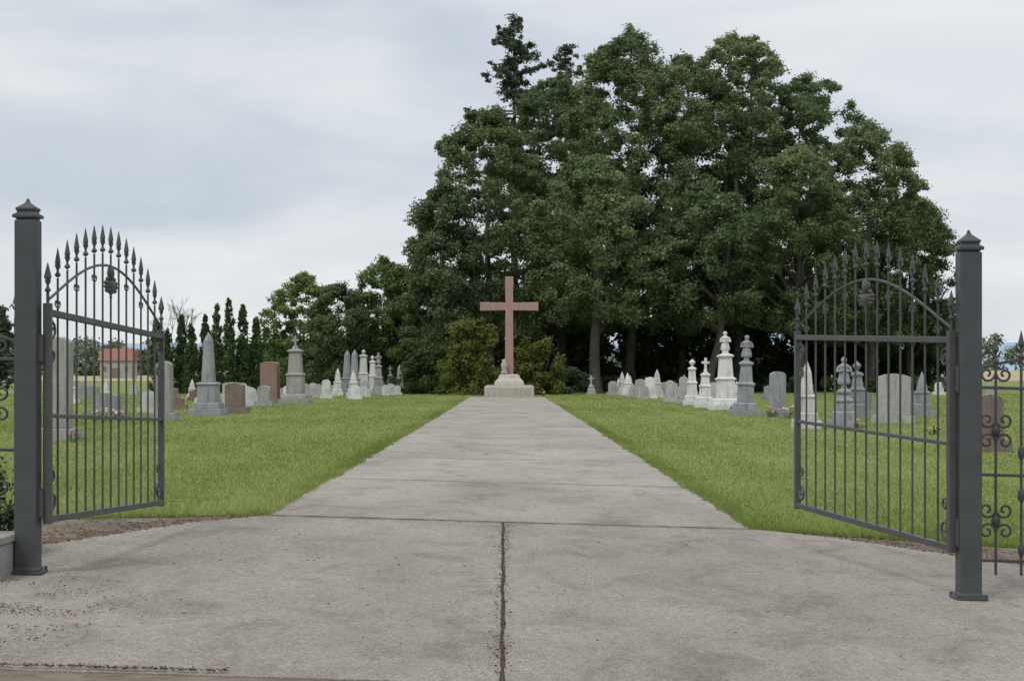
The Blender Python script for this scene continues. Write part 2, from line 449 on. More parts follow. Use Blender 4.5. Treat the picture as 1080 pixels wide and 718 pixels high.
def broad_tree(name,x,y,top,R,zb=4.0,mat=None,nclump=200,nleaf=235,size=.125,trunk_r=.42,rc=(.7,1.5),peak=.42,base_tint=.45,lean=0,cut=-.46):
    mat=mat or M_oak
    mb=MB(); H=top-zb; z0=gz(x,y)-.2
    crooked(mb,(x,y,z0),(x+lean,y,zb+H*.55),trunk_r,trunk_r*.35,8,.5)
    for i in range(9):
        a=random.uniform(0,6.28); h0=zb*.75+random.random()*H*.35; rr=R*random.uniform(.5,.85)
        lx=x+lean*(h0/(zb+H*.55))
        crooked(mb,(lx,y,h0),(lx+math.cos(a)*rr,y+math.sin(a)*rr,h0+H*random.uniform(.12,.4)),trunk_r*.42,.06,5,.5)
    sd=random.random()*100; C=[];Rr=[];T=[]
    tries=0
    while len(C)<nclump and tries<nclump*30:
        tries+=1
        t=random.random()
        f=math.sqrt(max(0,1-((t-peak)/(1-peak))**2)) if t>peak else math.sqrt(max(0,1-((peak-t)/(peak+.18))**2))
        a=random.uniform(0,6.283)
        lump=1+.26*noise.noise((math.cos(a)*1.6+sd,math.sin(a)*1.6,t*3.5))+.14*noise.noise((math.cos(a)*5+sd,math.sin(a)*5,t*11))
        q=random.random()**.33
        rad=R*f*lump*q
        if q<.5 and random.random()<.6: continue
        cr=random.uniform(*rc)*(1.0-.2*t)
        px=x+math.cos(a)*max(0,rad-cr*.3); py=y+math.sin(a)*max(0,rad-cr*.3)
        zt=zb+H*t*(1+.05*noise.noise((a,sd,t)))-cr*.35*t
        if noise.noise((px*.4+sd,py*.4,zt*.4))<cut: continue
        C.append((px,py,zt)); Rr.append(cr)
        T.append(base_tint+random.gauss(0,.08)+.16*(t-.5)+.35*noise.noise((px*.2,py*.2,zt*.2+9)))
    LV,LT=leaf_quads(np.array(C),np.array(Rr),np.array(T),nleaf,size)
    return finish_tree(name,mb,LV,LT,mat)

# the grove of old oaks behind the cross
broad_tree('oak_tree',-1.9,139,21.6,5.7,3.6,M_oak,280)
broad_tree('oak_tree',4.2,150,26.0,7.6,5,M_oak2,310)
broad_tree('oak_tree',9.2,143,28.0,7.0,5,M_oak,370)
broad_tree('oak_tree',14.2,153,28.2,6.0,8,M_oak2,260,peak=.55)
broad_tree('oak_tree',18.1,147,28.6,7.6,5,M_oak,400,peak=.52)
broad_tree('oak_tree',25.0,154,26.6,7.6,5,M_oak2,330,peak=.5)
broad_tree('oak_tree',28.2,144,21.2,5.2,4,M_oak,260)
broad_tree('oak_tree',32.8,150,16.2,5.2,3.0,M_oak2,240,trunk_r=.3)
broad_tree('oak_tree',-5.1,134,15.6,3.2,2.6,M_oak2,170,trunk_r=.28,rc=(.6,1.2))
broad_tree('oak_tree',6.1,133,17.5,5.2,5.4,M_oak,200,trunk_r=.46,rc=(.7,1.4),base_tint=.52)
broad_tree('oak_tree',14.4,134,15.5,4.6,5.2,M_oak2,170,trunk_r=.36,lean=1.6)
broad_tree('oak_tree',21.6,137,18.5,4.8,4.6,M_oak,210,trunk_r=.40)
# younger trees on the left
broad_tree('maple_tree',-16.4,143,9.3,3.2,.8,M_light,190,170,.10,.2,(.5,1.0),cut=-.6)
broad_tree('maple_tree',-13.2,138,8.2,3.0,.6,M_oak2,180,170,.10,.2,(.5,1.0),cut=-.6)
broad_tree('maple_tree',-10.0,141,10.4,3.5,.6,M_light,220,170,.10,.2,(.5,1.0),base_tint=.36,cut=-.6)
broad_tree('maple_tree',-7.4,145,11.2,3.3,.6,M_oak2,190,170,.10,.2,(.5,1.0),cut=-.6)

# shrubs
def shrub(name,x,y,rx,h,mat,nc=26,nl=260,size=.12,rc=(.5,1.0),tint=.45):
    mb=MB(); C=[];R=[];T=[]
    for i in range(5):
        a=random.uniform(0,6.28); crooked(mb,(x,y,-.1),(x+math.cos(a)*rx*.5,y+math.sin(a)*rx*.5,h*.6),.07,.02,4,.15)
    for i in range(nc):
        a=random.uniform(0,6.28); t=random.random(); q=random.random()**.5
        f=math.sqrt(max(.05,1-t*t*.85))
        cr=random.uniform(*rc)
        C.append((x+math.cos(a)*q*rx*f,y+math.sin(a)*q*rx*f*.8,max(cr*.35,h*t-cr*.4))); R.append(cr); T.append(tint+random.gauss(0,.14))
    LV,LT=leaf_quads(np.array(C),np.array(R),np.array(T),nl,size,.85)
    return finish_tree(name,mb,LV,LT,mat)
shrub('holly_shrub',-2.7,123,2.3,5.2,M_olive,85,170,.10,(.4,.8),tint=.5)
shrub('holly_shrub',1.7,124,1.9,4.0,M_olive,65,170,.10,(.4,.8),tint=.35)
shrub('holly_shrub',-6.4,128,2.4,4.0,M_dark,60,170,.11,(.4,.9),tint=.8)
shrub('laurel_shrub',4.0,128,1.5,2.0,M_oak2,30,170,.10,(.3,.7),tint=.2)
# low evergreen understorey beneath / behind the oaks : one mass
def understorey():
    C=[];R=[];T=[]
    for i in range(760):
        x=random.uniform(-22,38); y=random.uniform(152,166) if x>-9 else random.uniform(147,156)
        hmax=7.4 if x>-9 else 4.0
        z=random.random()*hmax
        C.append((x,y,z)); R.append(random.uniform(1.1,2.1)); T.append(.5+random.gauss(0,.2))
    for i in range(110):
        x=random.uniform(-16,34); y=random.uniform(136,144)
        C.append((x,y,random.random()*.9)); R.append(random.uniform(.4,.9)); T.append(.9+random.gauss(0,.2))
    LV,LT=leaf_quads(np.array(C),np.array(R),np.array(T),140,.25)
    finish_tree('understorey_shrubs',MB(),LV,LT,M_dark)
understorey()

# columnar arborvitae hedge
for i,(x,y,h) in enumerate([(-25.6,131,5.4),(-24.7,130.5,4.7),(-23.8,131,5.7),(-22.9,130,5.0),(-22.0,130.6,5.7),(-21.1,130.2,6.4),(-20.2,130,6.9),(-19.3,130.6,6.6),(-18.4,131,5.6)]):
    mb=MB(); crooked(mb,(x,y,-.1),(x,y,h*.85),.09,.02,4,.05)
    C=[];R=[];T=[]
    for k in range(190):
        t=random.random()**1.1; rr=.50*math.sqrt(max(.003,1-t**2.0))*random.random()**.5; a=random.uniform(0,6.28)
        C.append((x+math.cos(a)*rr,y+math.sin(a)*rr,.15+t*(h-.3))); R.append(random.uniform(.2,.3)*(1-.45*t)); T.append(.4+random.gauss(0,.12))
    LV,LT=leaf_quads(np.array(C),np.array(R),np.array(T),45,.07,1.8,.5,.1)
    finish_tree('arborvitae',mb,LV,LT,M_thuja)

# conifers
def fir(name,x,y,H,maxr,zlow,nb=95,size=.15,nl=60,slope=.62,mat=None):
    mb=MB(); crooked(mb,(x,y,-.2),(x,y,H),.45*H/32,.03,10,.15)
    C=[];R=[];T=[]; sd=random.random()*90
    for i in range(nb):
        t=(i+random.random())/nb
        h=zlow+(H-zlow)*t
        a=random.uniform(0,6.28)
        L=min(maxr,.5+(H-h)*slope)*random.uniform(.3,1.1)*(1+.6*noise.noise((h*.5,sd,math.cos(a))))
        dr=random.uniform(-.05,.45)
        pts=[]
        for k in range(6):
            s=k/5; pts.append((x+math.cos(a)*L*s,y+math.sin(a)*L*s,h+L*(dr*s-.3*s*s+.16*s**3)))
        mb.tube(pts,[.07*(1-.8*k/5)+.01 for k in range(6)],4,0,False)
        m=max(2,int(L*2.2))
        for k in range(m):
            s=.22+.78*(k+random.random())/m; ii=min(4,int(s*5)); f=s*5-ii
            p=Vector(pts[ii]).lerp(Vector(pts[min(5,ii+1)]),f)
            C.append((p.x+random.gauss(0,.25),p.y+random.gauss(0,.25),p.z-.1+random.gauss(0,.14))); R.append(random.uniform(.35,.75)*(1.15-.4*s)); T.append(.45+random.gauss(0,.18))
    LV,LT=leaf_quads(np.array(C),np.array(R),np.array(T),nl,size,.75,.7,.5)
    return finish_tree(name,mb,LV,LT,mat or M_fir)
fir('fir_tree',.2,158,32.4,5.4,14,100,.12,70,slope=.85)
fir('fir_tree',4.9,166,31.4,5.0,14,90,.12,70,slope=.85)
fir('fir_tree',21.0,160,31.0,3.8,16,55,.12,70,slope=.55)
fir('fir_tree',-46.5,165,7.6,2.6,.5,70,.14,60)

# leafless tree in the distance
def bare(name,x,y,H):
    mb=MB()
    def br(p,d,L,r,dep):
        q=p+d*L; mb.tube([p,p.lerp(q,.5)+Vector((random.gauss(0,.06),0,random.gauss(0,.05)))*L,q],[r,r*.8,r*.6],4,0,False)
        if dep==0: return
        for _ in range(3):
            nd=(d+Vector((random.gauss(0,.42),random.gauss(0,.42),random.uniform(-.05,.35)))).normalized()
            br(q,nd,L*random.uniform(.6,.85),r*.58,dep-1)
    br(Vector((x,y,0)),Vector((0,0,1)),H*.27,.16,5)
    mb.obj(name,[M_bark])
bare('bare_tree',-34.5,190,10.5)

# distant hedgerow trees
C=[];R=[];T=[]
for i in range(620):
    x=random.uniform(-330,330); y=random.uniform(480,560)
    h=5+5*abs(noise.noise((x*.03,1,2)))*2
    C.append((x,y,2+random.random()*h)); R.append(random.uniform(2.5,5)); T.append(.5+random.gauss(0,.2))
for i in range(170):
    x=random.uniform(-125,-60); y=random.uniform(400,430)
    C.append((x*1.3,y,1+random.random()*(5+6*abs(noise.noise((x*.09,3,2)))))); R.append(random.uniform(1.6,3.2)); T.append(.4+random.gauss(0,.2))
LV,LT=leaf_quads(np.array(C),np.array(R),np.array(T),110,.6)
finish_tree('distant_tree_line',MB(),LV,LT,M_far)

# hills
mb=MB(); n=140
for i in range(n+1):
    x=-4200+8400*i/n
    h=70+34*noise.noise((x*.0011,.5,0))+14*noise.noise((x*.004,2,0))+34*(x>400)
    mb.v.append((x,4600,-5)); mb.v.append((x,4900,max(8,h*1.05)))
    if i: b=len(mb.v); mb.face([b-4,b-2,b-1,b-3])
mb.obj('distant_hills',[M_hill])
# dry fields that rise gently beyond the lawn
mb=MB(); mb.v=[(30,340,.05),(500,330,.05),(500,475,2.3),(20,475,2.3)]
mb.face([0,1,2,3]); mb.obj('dry_field',[M_field])
mb=MB(); mb.v=[(-500,330,.05),(-45,340,.05),(-35,475,2.0),(-500,475,2.0)]
mb.face([0,1,2,3]); mb.obj('dry_field',[M_field])

# farm building with red roof
e=bpy.data.objects.new('farm_barn',None); link(e)
bx,by=-81,372
mb=MB(); mb.box(bx-3.2,bx+3.2,by,by+6,0,4.2); mb.obj('walls',[M_barnw],parent=e)
mb=MB(); mb.v=[(bx-3.6,by-.4,4.1),(bx+3.6,by-.4,4.1),(bx+3.6,by+3,6.6),(bx-3.6,by+3,6.6),(bx-3.6,by+6.4,4.1),(bx+3.6,by+6.4,4.1)]
for f in [(0,1,2,3),(3,2,5,4),(0,3,4),(1,5,2)]: mb.face(f)
mb.obj('roof',[M_roof],parent=e)
mb=MB(); mb.box(bx-.9,bx+.9,by-.05,by-.01,0,2.6); [mb.box(bx+s-.35,bx+s+.35,by-.05,by-.01,1.9,2.9) for s in (-2.2,2.2)]
mb.obj('door_and_windows',[M_brown],parent=e)

# ------------------------------------------------------------------ cross monument
def seg_cross():
    e=bpy.data.objects.new('stone_cross_monument',None); link(e)
    cx,cy=-.17,112.5
    mb=MB(); mb.stack([(1.52,-.1),(1.52,.62),(1.46,.68)],4); mb.stack([(1.44,.682),(1.40,.72)],4)
    mb.obj('lower_plinth',[M_ped],.03,parent=e,loc=(cx,cy,0))
    mb=MB(); mb.stack([(.92,.722),(.88,.95),(.66,1.18),(.62,1.34),(.50,1.40)],4); mb.obj('upper_plinth',[M_ped],.02,parent=e,loc=(cx,cy,0))
    mb=MB()
    w,z0,z1,za,al,ah=.235,1.38,7.42,5.58,1.80,.235
    poly=[(-w*1.12,z0),(w*1.12,z0),(w,za-ah),(al,za-ah*1.12),(al,za+ah*1.12),(w,za+ah),(w*1.1,z1),(-w*1.1,z1),(-w,za+ah),(-al,za+ah*1.12),(-al,za-ah*1.12),(-w,za-ah)]
    mb.extr(poly,-.2,.2); mb.obj('cross',[M_cross],.02,parent=e,loc=(cx,cy+.05,0))
    mb=MB(); mb.stack([(.20,1.402),(.22,1.55),(.14,1.62),(.20,1.8),(.23,2.0),(.13,2.15),(.12,2.25),(.05,2.34)],10)
    mb.obj('urn',[M_lgrey],smooth=True,parent=e,loc=(cx-.3,cy-.36,0))
seg_cross()

# ------------------------------------------------------------------ gravestones
def g_obelisk(w=.5,h=2.6,n=4):
    mb=MB(); b=w*1.0
    mb.stack([(b,-.1),(b,.24)],4); mb.stack([(b*.78,.242),(b*.78,.42),(b*.70,.46)],4)
    mb.stack([(b*.58,.462),(b*.56,.46+h*.2),(b*.64,.48+h*.2),(b*.64,.53+h*.2),(b*.5,.57+h*.2)],4)
    z=.572+h*.2
    mb.stack([(b*.46,z),(b*.31,h-.32),(0.0+b*.28,h-.28),(.012,h)],n if n==4 else 12)
    return mb
def g_cross(w=.5,h=2.8):
    mb=g_pillar(w,h-.5,False); z=h-.52
    mb.box(-.055,.055,-.05,.05,z,h); mb.box(-.17,.17,-.048,.048,z+.27,z+.37)
    return mb
def g_pillar(w=.5,h=2.2,urn=True):
    mb=MB(); b=w
    mb.stack([(b,-.1),(b,.2)],4); mb.stack([(b*.8,.202),(b*.78,.40),(b*.66,.46)],4)
    zt=h-(.45 if urn else .22)
    mb.stack([(b*.55,.462),(b*.52,.46+(zt-.46)*.42),(b*.60,.49+(zt-.46)*.42),(b*.60,.54+(zt-.46)*.42),(b*.44,.60+(zt-.46)*.42),(b*.36,zt-.08),(b*.48,zt-.03),(b*.48,zt+.03),(b*.2,zt+.1)],4)
    if urn:
        mb.stack([(.06,zt+.1),(.05,zt+.15),(.13,zt+.24),(.15,zt+.31),(.09,zt+.37),(.05,zt+.40),(.02,zt+.45)],10)
    else:
        mb.stack([(b*.2,zt+.1),(b*.14,h+.02)],4)
    return mb
def g_statue(w=.6,h=3.0):
    mb=g_pillar(w,h-.75,False); z=h-.76
    mb.stack([(.17,z),(.19,z+.08),(.14,z+.3),(.15,z+.45),(.17,z+.52),(.07,z+.58),(.05,z+.6),(.085,z+.66),(.08,z+.73),(.02,z+.77)],10,sy=.8)
    mb.tube([(-.15,0,z+.5),(-.2,-.06,z+.36),(-.04,-.14,z+.38)],[.05,.045,.03],6)
    mb.tube([(.15,0,z+.5),(.2,-.06,z+.36),(.04,-.14,z+.38)],[.05,.045,.03],6)
    return mb
def arch_poly(w,z0,z1,rise,n=8):
    p=[(-w,z0),(w,z0),(w,z1-rise)]
    for i in range(1,n): 
        a=math.pi*i/n; p.append((w*math.cos(a),z1-rise+rise*math.sin(a)))
    p.append((-w,z1-rise)); return p
def g_tablet(w=.3,h=1.0,t=.09,rise=.2,base=True):
    mb=MB(); z=0
    if base: mb.box(-w-.12,w+.12,-t-.1,t+.1,-.1,.2); z=.202
    else: z=-.1
    mb.extr(arch_poly(w,z,h,rise),-t,t); return mb
def g_block(w=.5,h=.9,t=.16):
    mb=MB(); mb.box(-w-.14,w+.14,-t-.12,t+.12,-.1,.24)
    mb.extr([(-w,.242),(w,.242),(w,h-.08),(w*.6,h-.01),(0,h+.02),(-w*.6,h-.01),(-w,h-.08)],-t,t); return mb
def place(mb,name,x,y,mat,rot=None,mats=None):
    me=mb.mesh(name,mats or [mat]); o=bpy.data.objects.new(name,me); link(o)
    o.location=(x,y,gz(x,y)); o.rotation_euler=(random.gauss(0,.012),random.gauss(0,.012),random.gauss(0,.08) if rot is None else rot)
    md=o.modifiers.new('bevel','BEVEL'); md.width=.012; md.segments=1; md.limit_method='ANGLE'
    return o
P=place
# left rows
P(g_block(.24,1.95,.14),'gravestone',-8.6,34.5,M_lgrey)
P(g_block(.22,1.75,.2),'gravestone',-10.3,54,M_lgrey)
P(g_obelisk(.56,2.86,12),'obelisk_monument',-10.4,62.4,M_grey)
P(g_block(.33,1.1,.25),'gravestone',-9.95,65.5,M_brown)
P(g_block(.42,2.0,.3),'gravestone',-11.7,88,M_red)
P(g_cross(.72,3.25),'cross_monument',-10.45,88,M_lgrey)
P(g_block(.26,.9,.2),'gravestone',-10.9,80,M_lgrey)
P(g_tablet(.25,1.1),'gravestone',-10.6,104,M_white)
P(g_tablet(.25,.9),'gravestone',-11.6,106,M_lgrey)
P(g_obelisk(.42,1.8),'obelisk_monument',-11.3,118,M_white)
P(g_obelisk(.6,3.0,12),'obelisk_monument',-10.9,120,M_grey)
P(g_obelisk(.6,3.0,12),'obelisk_monument',-10.2,118,M_grey)
P(g_pillar(.6,3.1),'column_monument',-10.2,125,M_white)
P(g_pillar(.5,2.7),'column_monument',-9.7,127,M_white)
P(g_statue(.55,2.9),'statue_monument',-9.3,127,M_lgrey)
P(g_obelisk(.45,2.1),'obelisk_monument',-8.0,130,M_lgrey)
P(g_cross(.4,2.0),'cross_monument',-8.6,129,M_grey)
# right rows
P(g_statue(.66,3.1),'statue_monument',8.45,72,M_white)
P(g_statue(.50,2.75),'statue_monument',8.0,62.5,M_grey)
P(g_tablet(.25,1.5,.14,.12),'gravestone',8.75,60,M_grey)
P(g_cross(.42,2.1),'cross_monument',8.15,77,M_white)
P(g_pillar(.42,2.1),'column_monument',8.2,83,M_white)
P(g_tablet(.22,1.3),'gravestone',8.3,88,M_lgrey)
P(g_tablet(.22,1.1),'gravestone',8.0,92,M_lgrey)
P(g_obelisk(.35,1.4),'obelisk_monument',9.1,96,M_grey)
P(g_tablet(.3,1.25),'gravestone',7.9,104,M_white)
P(g_obelisk(.4,1.7),'obelisk_monument',8.6,108,M_white)
P(g_tablet(.35,1.1),'gravestone',7.9,112,M_lgrey)
P(g_obelisk(.4,1.5),'obelisk_monument',7.5,118,M_white)
P(g_tablet(.3,.95),'gravestone',6.7,121,M_lgrey)
P(g_cross(.3,1.3),'cross_monument',5.4,124,M_lgrey)
P(g_obelisk(.36,1.85),'obelisk_monument',8.0,49.5,M_white)
P(g_statue(.40,1.95),'column_monument',9.3,51,M_grey)
P(g_pillar(.36,1.85),'column_monument',11.4,60,M_grey)
P(g_block(.48,1.45,.2),'gravestone',11.3,54,M_lgrey)
P(g_obelisk(.36,1.5),'obelisk_monument',13.5,60,M_grey)
P(g_block(.3,1.15,.16),'gravestone',9.65,37,M_brown)
# older rows further out
protos=[(g_tablet(.27,.8),M_white),(g_tablet(.3,.95,.08,.28),M_lgrey),(g_block(.42,.75),M_grey),(g_block(.5,.85),M_lgrey),(g_block(.4,.7),M_brown),
        (g_obelisk(.36,1.5),M_white),(g_cross(.3,1.3),M_lgrey),(g_tablet(.22,.55,.08,.12,False),M_white),(g_block(.45,.7),M_grey),(g_block(.35,.6),M_red)]
pm=[mb.mesh('gravestone_shape',[m]) for mb,m in protos]
for side in (-1,1):
    for row in range(6):
        xr=(14.2+row*4.6) if side>0 else -(13.2+row*4.0)
        y=50+row*5+random.uniform(0,5)
        while y<126:
            if random.random()<(.26 if side>0 else .45):
                o=bpy.data.objects.new('gravestone',random.choice(pm)); link(o)
                x=xr+random.gauss(0,.35)
                s=random.uniform(.75,1.1)
                o.location=(x,y,gz(x,y)); o.scale=(s,s,s); o.rotation_euler=(random.gauss(0,.02),random.gauss(0,.02),random.gauss(0,.12))
            y+=random.uniform(3,8)
# small markers in the front rows
for (x0,ya,yb,n) in [(-9.3,100,130,8),(-8.4,118,131,5),(7.4,100,128,8),(9.6,80,125,8),(-12,70,125,8)]:
    for i in range(n):
        y=ya+(yb-ya)*(i+random.random()*.7)/n; x=x0+random.gauss(0,.35)
        o=bpy.data.objects.new('gravestone',random.choice([pm[0],pm[1],pm[7],pm[3],pm[5]])); link(o)
        o.location=(x,y,0); s=random.uniform(.7,1.1); o.scale=(s,s,s); o.rotation_euler[2]=random.gauss(0,.1)

# flowers on graves
def petal_mat(n,c):
    m,nt,b=newmat(n); v=objcoord(nt)
    cc=ramp(nt,noise_n(nt,30,2,.5,v),[(.3,tuple(k*.7 for k in c)),(.7,c)]).outputs[0]
    nt.links.new(cc,b.inputs['Base Color']); b.inputs['Roughness'].default_value=.7; return m
PM=[petal_mat('petals_orange',(.6,.25,.07)),petal_mat('petals_red',(.45,.07,.06)),petal_mat('petals_yellow',(.65,.52,.12)),petal_mat('petals_pink',(.6,.32,.38)),petal_mat('petals_white',(.7,.7,.65))]
M_stem,nt_,b_=newmat('flower_stems')
nt_.links.new(ramp(nt_,noise_n(nt_,12,3,.5,objcoord(nt_)),[(.3,(.04,.08,.02)),(.7,(.08,.14,.04))]).outputs[0],b_.inputs['Base Color'])
def bouquet(x,y,s=1.0):
    mb=MB(); k=random.sample(range(5),2)
    for i in range(9):
        a=random.uniform(0,6.28); r=random.uniform(.03,.2)*s; h=random.uniform(.10,.24)*s
        px,py=math.cos(a)*r,math.sin(a)*r
        mb.tube([(px*.2,py*.2,0),(px,py,h)],[.008,.006],4,0)
        m=1+(i%2)
        for q in range(5):
            b=q*1.257; c=math.cos(b)*.03*s; d=math.sin(b)*.03*s; e=math.cos(b+.6)*.022*s; f=math.sin(b+.6)*.022*s
            v=len(mb.v); mb.v+=[(px,py,h),(px+e,py+f,h+.02),(px+c*1.3,py+d*1.3,h+.03),(px+math.cos(b-.6)*.022*s,py+math.sin(b-.6)*.022*s,h+.02)]
            mb.face([v,v+1,v+2,v+3],m)
        mb.stack([(.018*s,h),(.028*s,h+.025*s),(.008,h+.045*s)],6,px,py,m)
        v=len(mb.v); mb.v+=[(px*.3,py*.3,.02),(px*1.3+.02,py*1.3,h*.5),(px*1.4,py*1.4,h*.7),(px*1.2-.02,py*1.2,h*.5)]; mb.face([v,v+1,v+2,v+3],0)
    mb.obj('flower_bouquet',[M_stem,PM[k[0]],PM[k[1]]],loc=(x,y,gz(x,y)))
for (x,y,s) in [(8.9,58.6,1.6),(8.4,59.6,1.4),(8.5,70.6,1.1),(-11.8,53,1.5),(-12.3,54,1.4),(-11.2,52,1.3),(-13.3,60,1.2),(10.4,45,1.2),(13.3,52,1.2),
                (-8.1,33.6,.8),(9.4,49.5,1.0),(9.2,80,1.2),(1.9,112,1.4)]:
    bouquet(x,y,s)

# ------------------------------------------------------------------ gates, posts, fence
def spiral(c,r,turns,ax,az,sgn=1,start=0,n=16):
    """scroll in plane spanned by (ax,az)"""
    pts=[]
    for i in range(n+1):
        t=i/n; a=start+sgn*turns*2*math.pi*t; rr=r*(1-.78*t)
        pts.append(Vector(c)+Vector(ax)*(rr*math.cos(a))+Vector(az)*(rr*math.sin(a)))
    return pts
def finial(mb,p,ax,h=.2,m=0,w=.02):
    p=Vector(p)
    b=[(.007,0),(.019,.010),(.021,.020),(.012,.032),(.007,.045),(.008,.075),(w,.10),(w*.8,.125),(.002,h)]
    base=len(mb.v)
    mb.stack([(r,z) for r,z in b],6)
    for i in range(base,len(mb.v)):
        v=mb.v[i]; mb.v[i]=(v[0]+p.x,v[1]+p.y,v[2]+p.z)
    for s in (-1,1):
        A=Vector(ax)*s
        mb.tube([p+Vector((0,0,.04)),p+A*.020+Vector((0,0,.060)),p+A*.036+Vector((0,0,.09)),p+A*.050+Vector((0,0,.068))],[.005,.007,.007,.005],4,m)
def gate(name,h,f,H):
    """h,f = hinge / free bottom corners (x,y,z)"""
    e=bpy.data.objects.new(name,None); link(e)
    h=Vector(h);f=Vector(f); d=f-h; flat=Vector((d.x,d.y,0)); L=flat.length; ax=flat.normalized(); sl=d.z/L; up=Vector((0,0,1))
    nrm=ax.cross(up)
    def Pt(u,v): return h+ax*u+up*(sl*u+v)
    fr=MB()
    def bar(p,qq,w,dd=None):
        p=Vector(p);qq=Vector(qq);t=(qq-p).normalized(); s=(nrm).normalized(); o=t.cross(s).normalized()
        b=len(fr.v); k=w/2; kk=(dd or w)/2
        for c in (p,qq):
            for a1,a2 in ((-1,-1),(1,-1),(1,1),(-1,1)): fr.v.append(tuple(c+s*kk*a1+o*k*a2))
        for i in range(4): fr.face([b+i,b+(i+1)%4,b+4+(i+1)%4,b+4+i])
        fr.face([b+3,b+2,b+1,b]); fr.face([b+4,b+5,b+6,b+7])
    bar(Pt(0,-.03),Pt(0,H+.06),.052); bar(Pt(L,-.03),Pt(L,H+.05),.046)
    bar(Pt(.028,0),Pt(L-.026,0),.042,.044); bar(Pt(.028,H),Pt(L-.026,H),.042,.044)
    bar(Pt(.028,H*.5),Pt(L-.026,H*.5),.026,.032)
    fr.obj('frame',[M_iron],.004,parent=e)
    pk=MB(); n=14
    arch=lambda u: H+.17+.36*math.sin(math.pi*max(0,min(1,u/L)))**1.05
    for i in range(1,n):
        u=L*i/n
        pk.tube([Pt(u,.02),Pt(u,arch(u))],.0078,6)
        finial(pk,Pt(u,arch(u)+.004),ax)
        # little scrolls that hang from the arch beside every second bar
        if i%2:
            for s in (-1,1):
                pk.tube(spiral(Pt(u+s*.035,arch(u)-.17),.032,1.1,tuple(ax),(0,0,1),s,math.pi/2*(1+s),12),.0045,4)
    for uu in (.0,L):
        pk.tube([Pt(uu,H),Pt(uu,H+.13)],.011,6); finial(pk,Pt(uu,H+.13),ax,.2,0,.026)
    pk.tube([Pt(L*i/30,arch(L*i/30)-.09) for i in range(31)],.010,5)
    pk.obj('pickets',[M_iron],parent=e)
    sc=MB(); Z=(0,0,1); A=tuple(ax)
    for (u,v,s1,s0) in [(.10,.12,1,math.pi),(L-.10,.12,-1,0),(.10,H-.12,-1,math.pi),(L-.10,H-.12,1,0)]:
        sc.tube(spiral(Pt(u,v),.075,1.4,A,Z,s1,s0),.009,5)
        sc.tube(spiral(Pt(u,v+(.16 if v<.5 else -.16)),.05,1.3,A,Z,-s1,s0),.008,5)
    sc.obj('scrolls',[M_iron],parent=e)
    # ornament : chalice and host with grapes
    om=MB(); c=Pt(L*.5,H+.08)
    def lat(prof,n=10):
        b=len(om.v); om.stack(prof,n)
        for i in range(b,len(om.v)):
            v=Vector(om.v[i]); w=c+ax*v.x+nrm*v.y*.35+up*v.z; om.v[i]=tuple(w)
    lat([(.012,0),(.012,.12),(.03,.13),(.015,.145),(.06,.17),(.085,.21),(.088,.25)])
    lat([(.005,.255),(.055,.275),(.068,.31),(.055,.345),(.005,.37)])
    for s in (-1,1):
        for k in range(7):
            pp=c+ax*s*(.085+.022*(k%3))+up*(.18+.028*(k//2))
            b=len(om.v); om.stack([(.003,-.017),(.013,-.011),(.017,0),(.013,.011),(.003,.017)],7)
            for i in range(b,len(om.v)): om.v[i]=tuple(Vector(om.v[i])+pp)
    om.obj('chalice_ornament',[M_iron],smooth=True,parent=e)
    return e,Pt,ax
def post(name,x,y,z0,zs,ztip,w=.145,plate=True,lean=0):
    e=bpy.data.objects.new(name,None); link(e)
    mb=MB(); k=w/2
    mb.stack([(k,z0-.2),(k,zs)],4); mb.obj('shaft',[M_post],.008,parent=e,loc=(x,y,0))
    mb=MB()
    mb.stack([(k*.86,zs+.002),(k*.86,zs+.012),(k*1.14,zs+.014),(k*1.16,zs+.032),(k*.95,zs+.042),(k*.80,zs+.05),(k*.84,zs+.062),(k*.92,zs+.066),(k*.92,zs+.078),(k*.3,ztip-.035),(k*.16,ztip-.022),(k*.14,ztip-.012),(.004,ztip)],4)
    mb.obj('cap',[M_post],.002,parent=e,loc=(x,y,0))
    mb=MB(); mb.stack([(k*1.45,z0+.024),(k*1.45,z0+.044)],4)
    mb.stack([(k*1.12,z0+.045),(k*1.02,z0+.07)],4)
    for sx in(-1,1):
        for sy in (-1,1): mb.stack([(.012,z0+.045),(.012,z0+.062)],6,sx*k*1.28,sy*k*1.28)
    mb.obj('base_plate',[M_post],.003,parent=e,loc=(x,y,0))
    return e
post('gate_post',-3.19,12.0,gz(-3.19,12),2.44,2.585)
post('gate_post',3.035,12.1,gz(3.035,12.1),2.235,2.385)
gl,PL,axl=gate('iron_gate',(-3.065,12.02,.47),(-2.89,15.0,.37),1.365)
gr,PR,axr=gate('iron_gate',(2.925,12.12,.27),(2.36,15.05,.345),1.385)
# hinges
for (g,Pf,px,s) in ((gl,PL,-3.19,1),(gr,PR,3.035,-1)):
    mb=MB()
    for v in (.10,1.12):
        c=Pf(0,v)
        x0,x1=sorted((px+s*.074,c.x-s*.02))
        mb.box(x0,x1+.001,c.y-.035,c.y+.035,c.z-.05,c.z-.005); mb.box(x0,x1+.001,c.y-.035,c.y+.035,c.z+.02,c.z+.06)
        mb.stack([(.022,c.z-.08),(.022,c.z+.09)],10,c.x-s*.04,c.y-.04)
        mb.box(*sorted((px+s*.073,px+s*.081)),c.y-.07,c.y+.05,c.z-.09,c.z+.10)
    mb.obj('hinges',[M_iron],.002,parent=g)

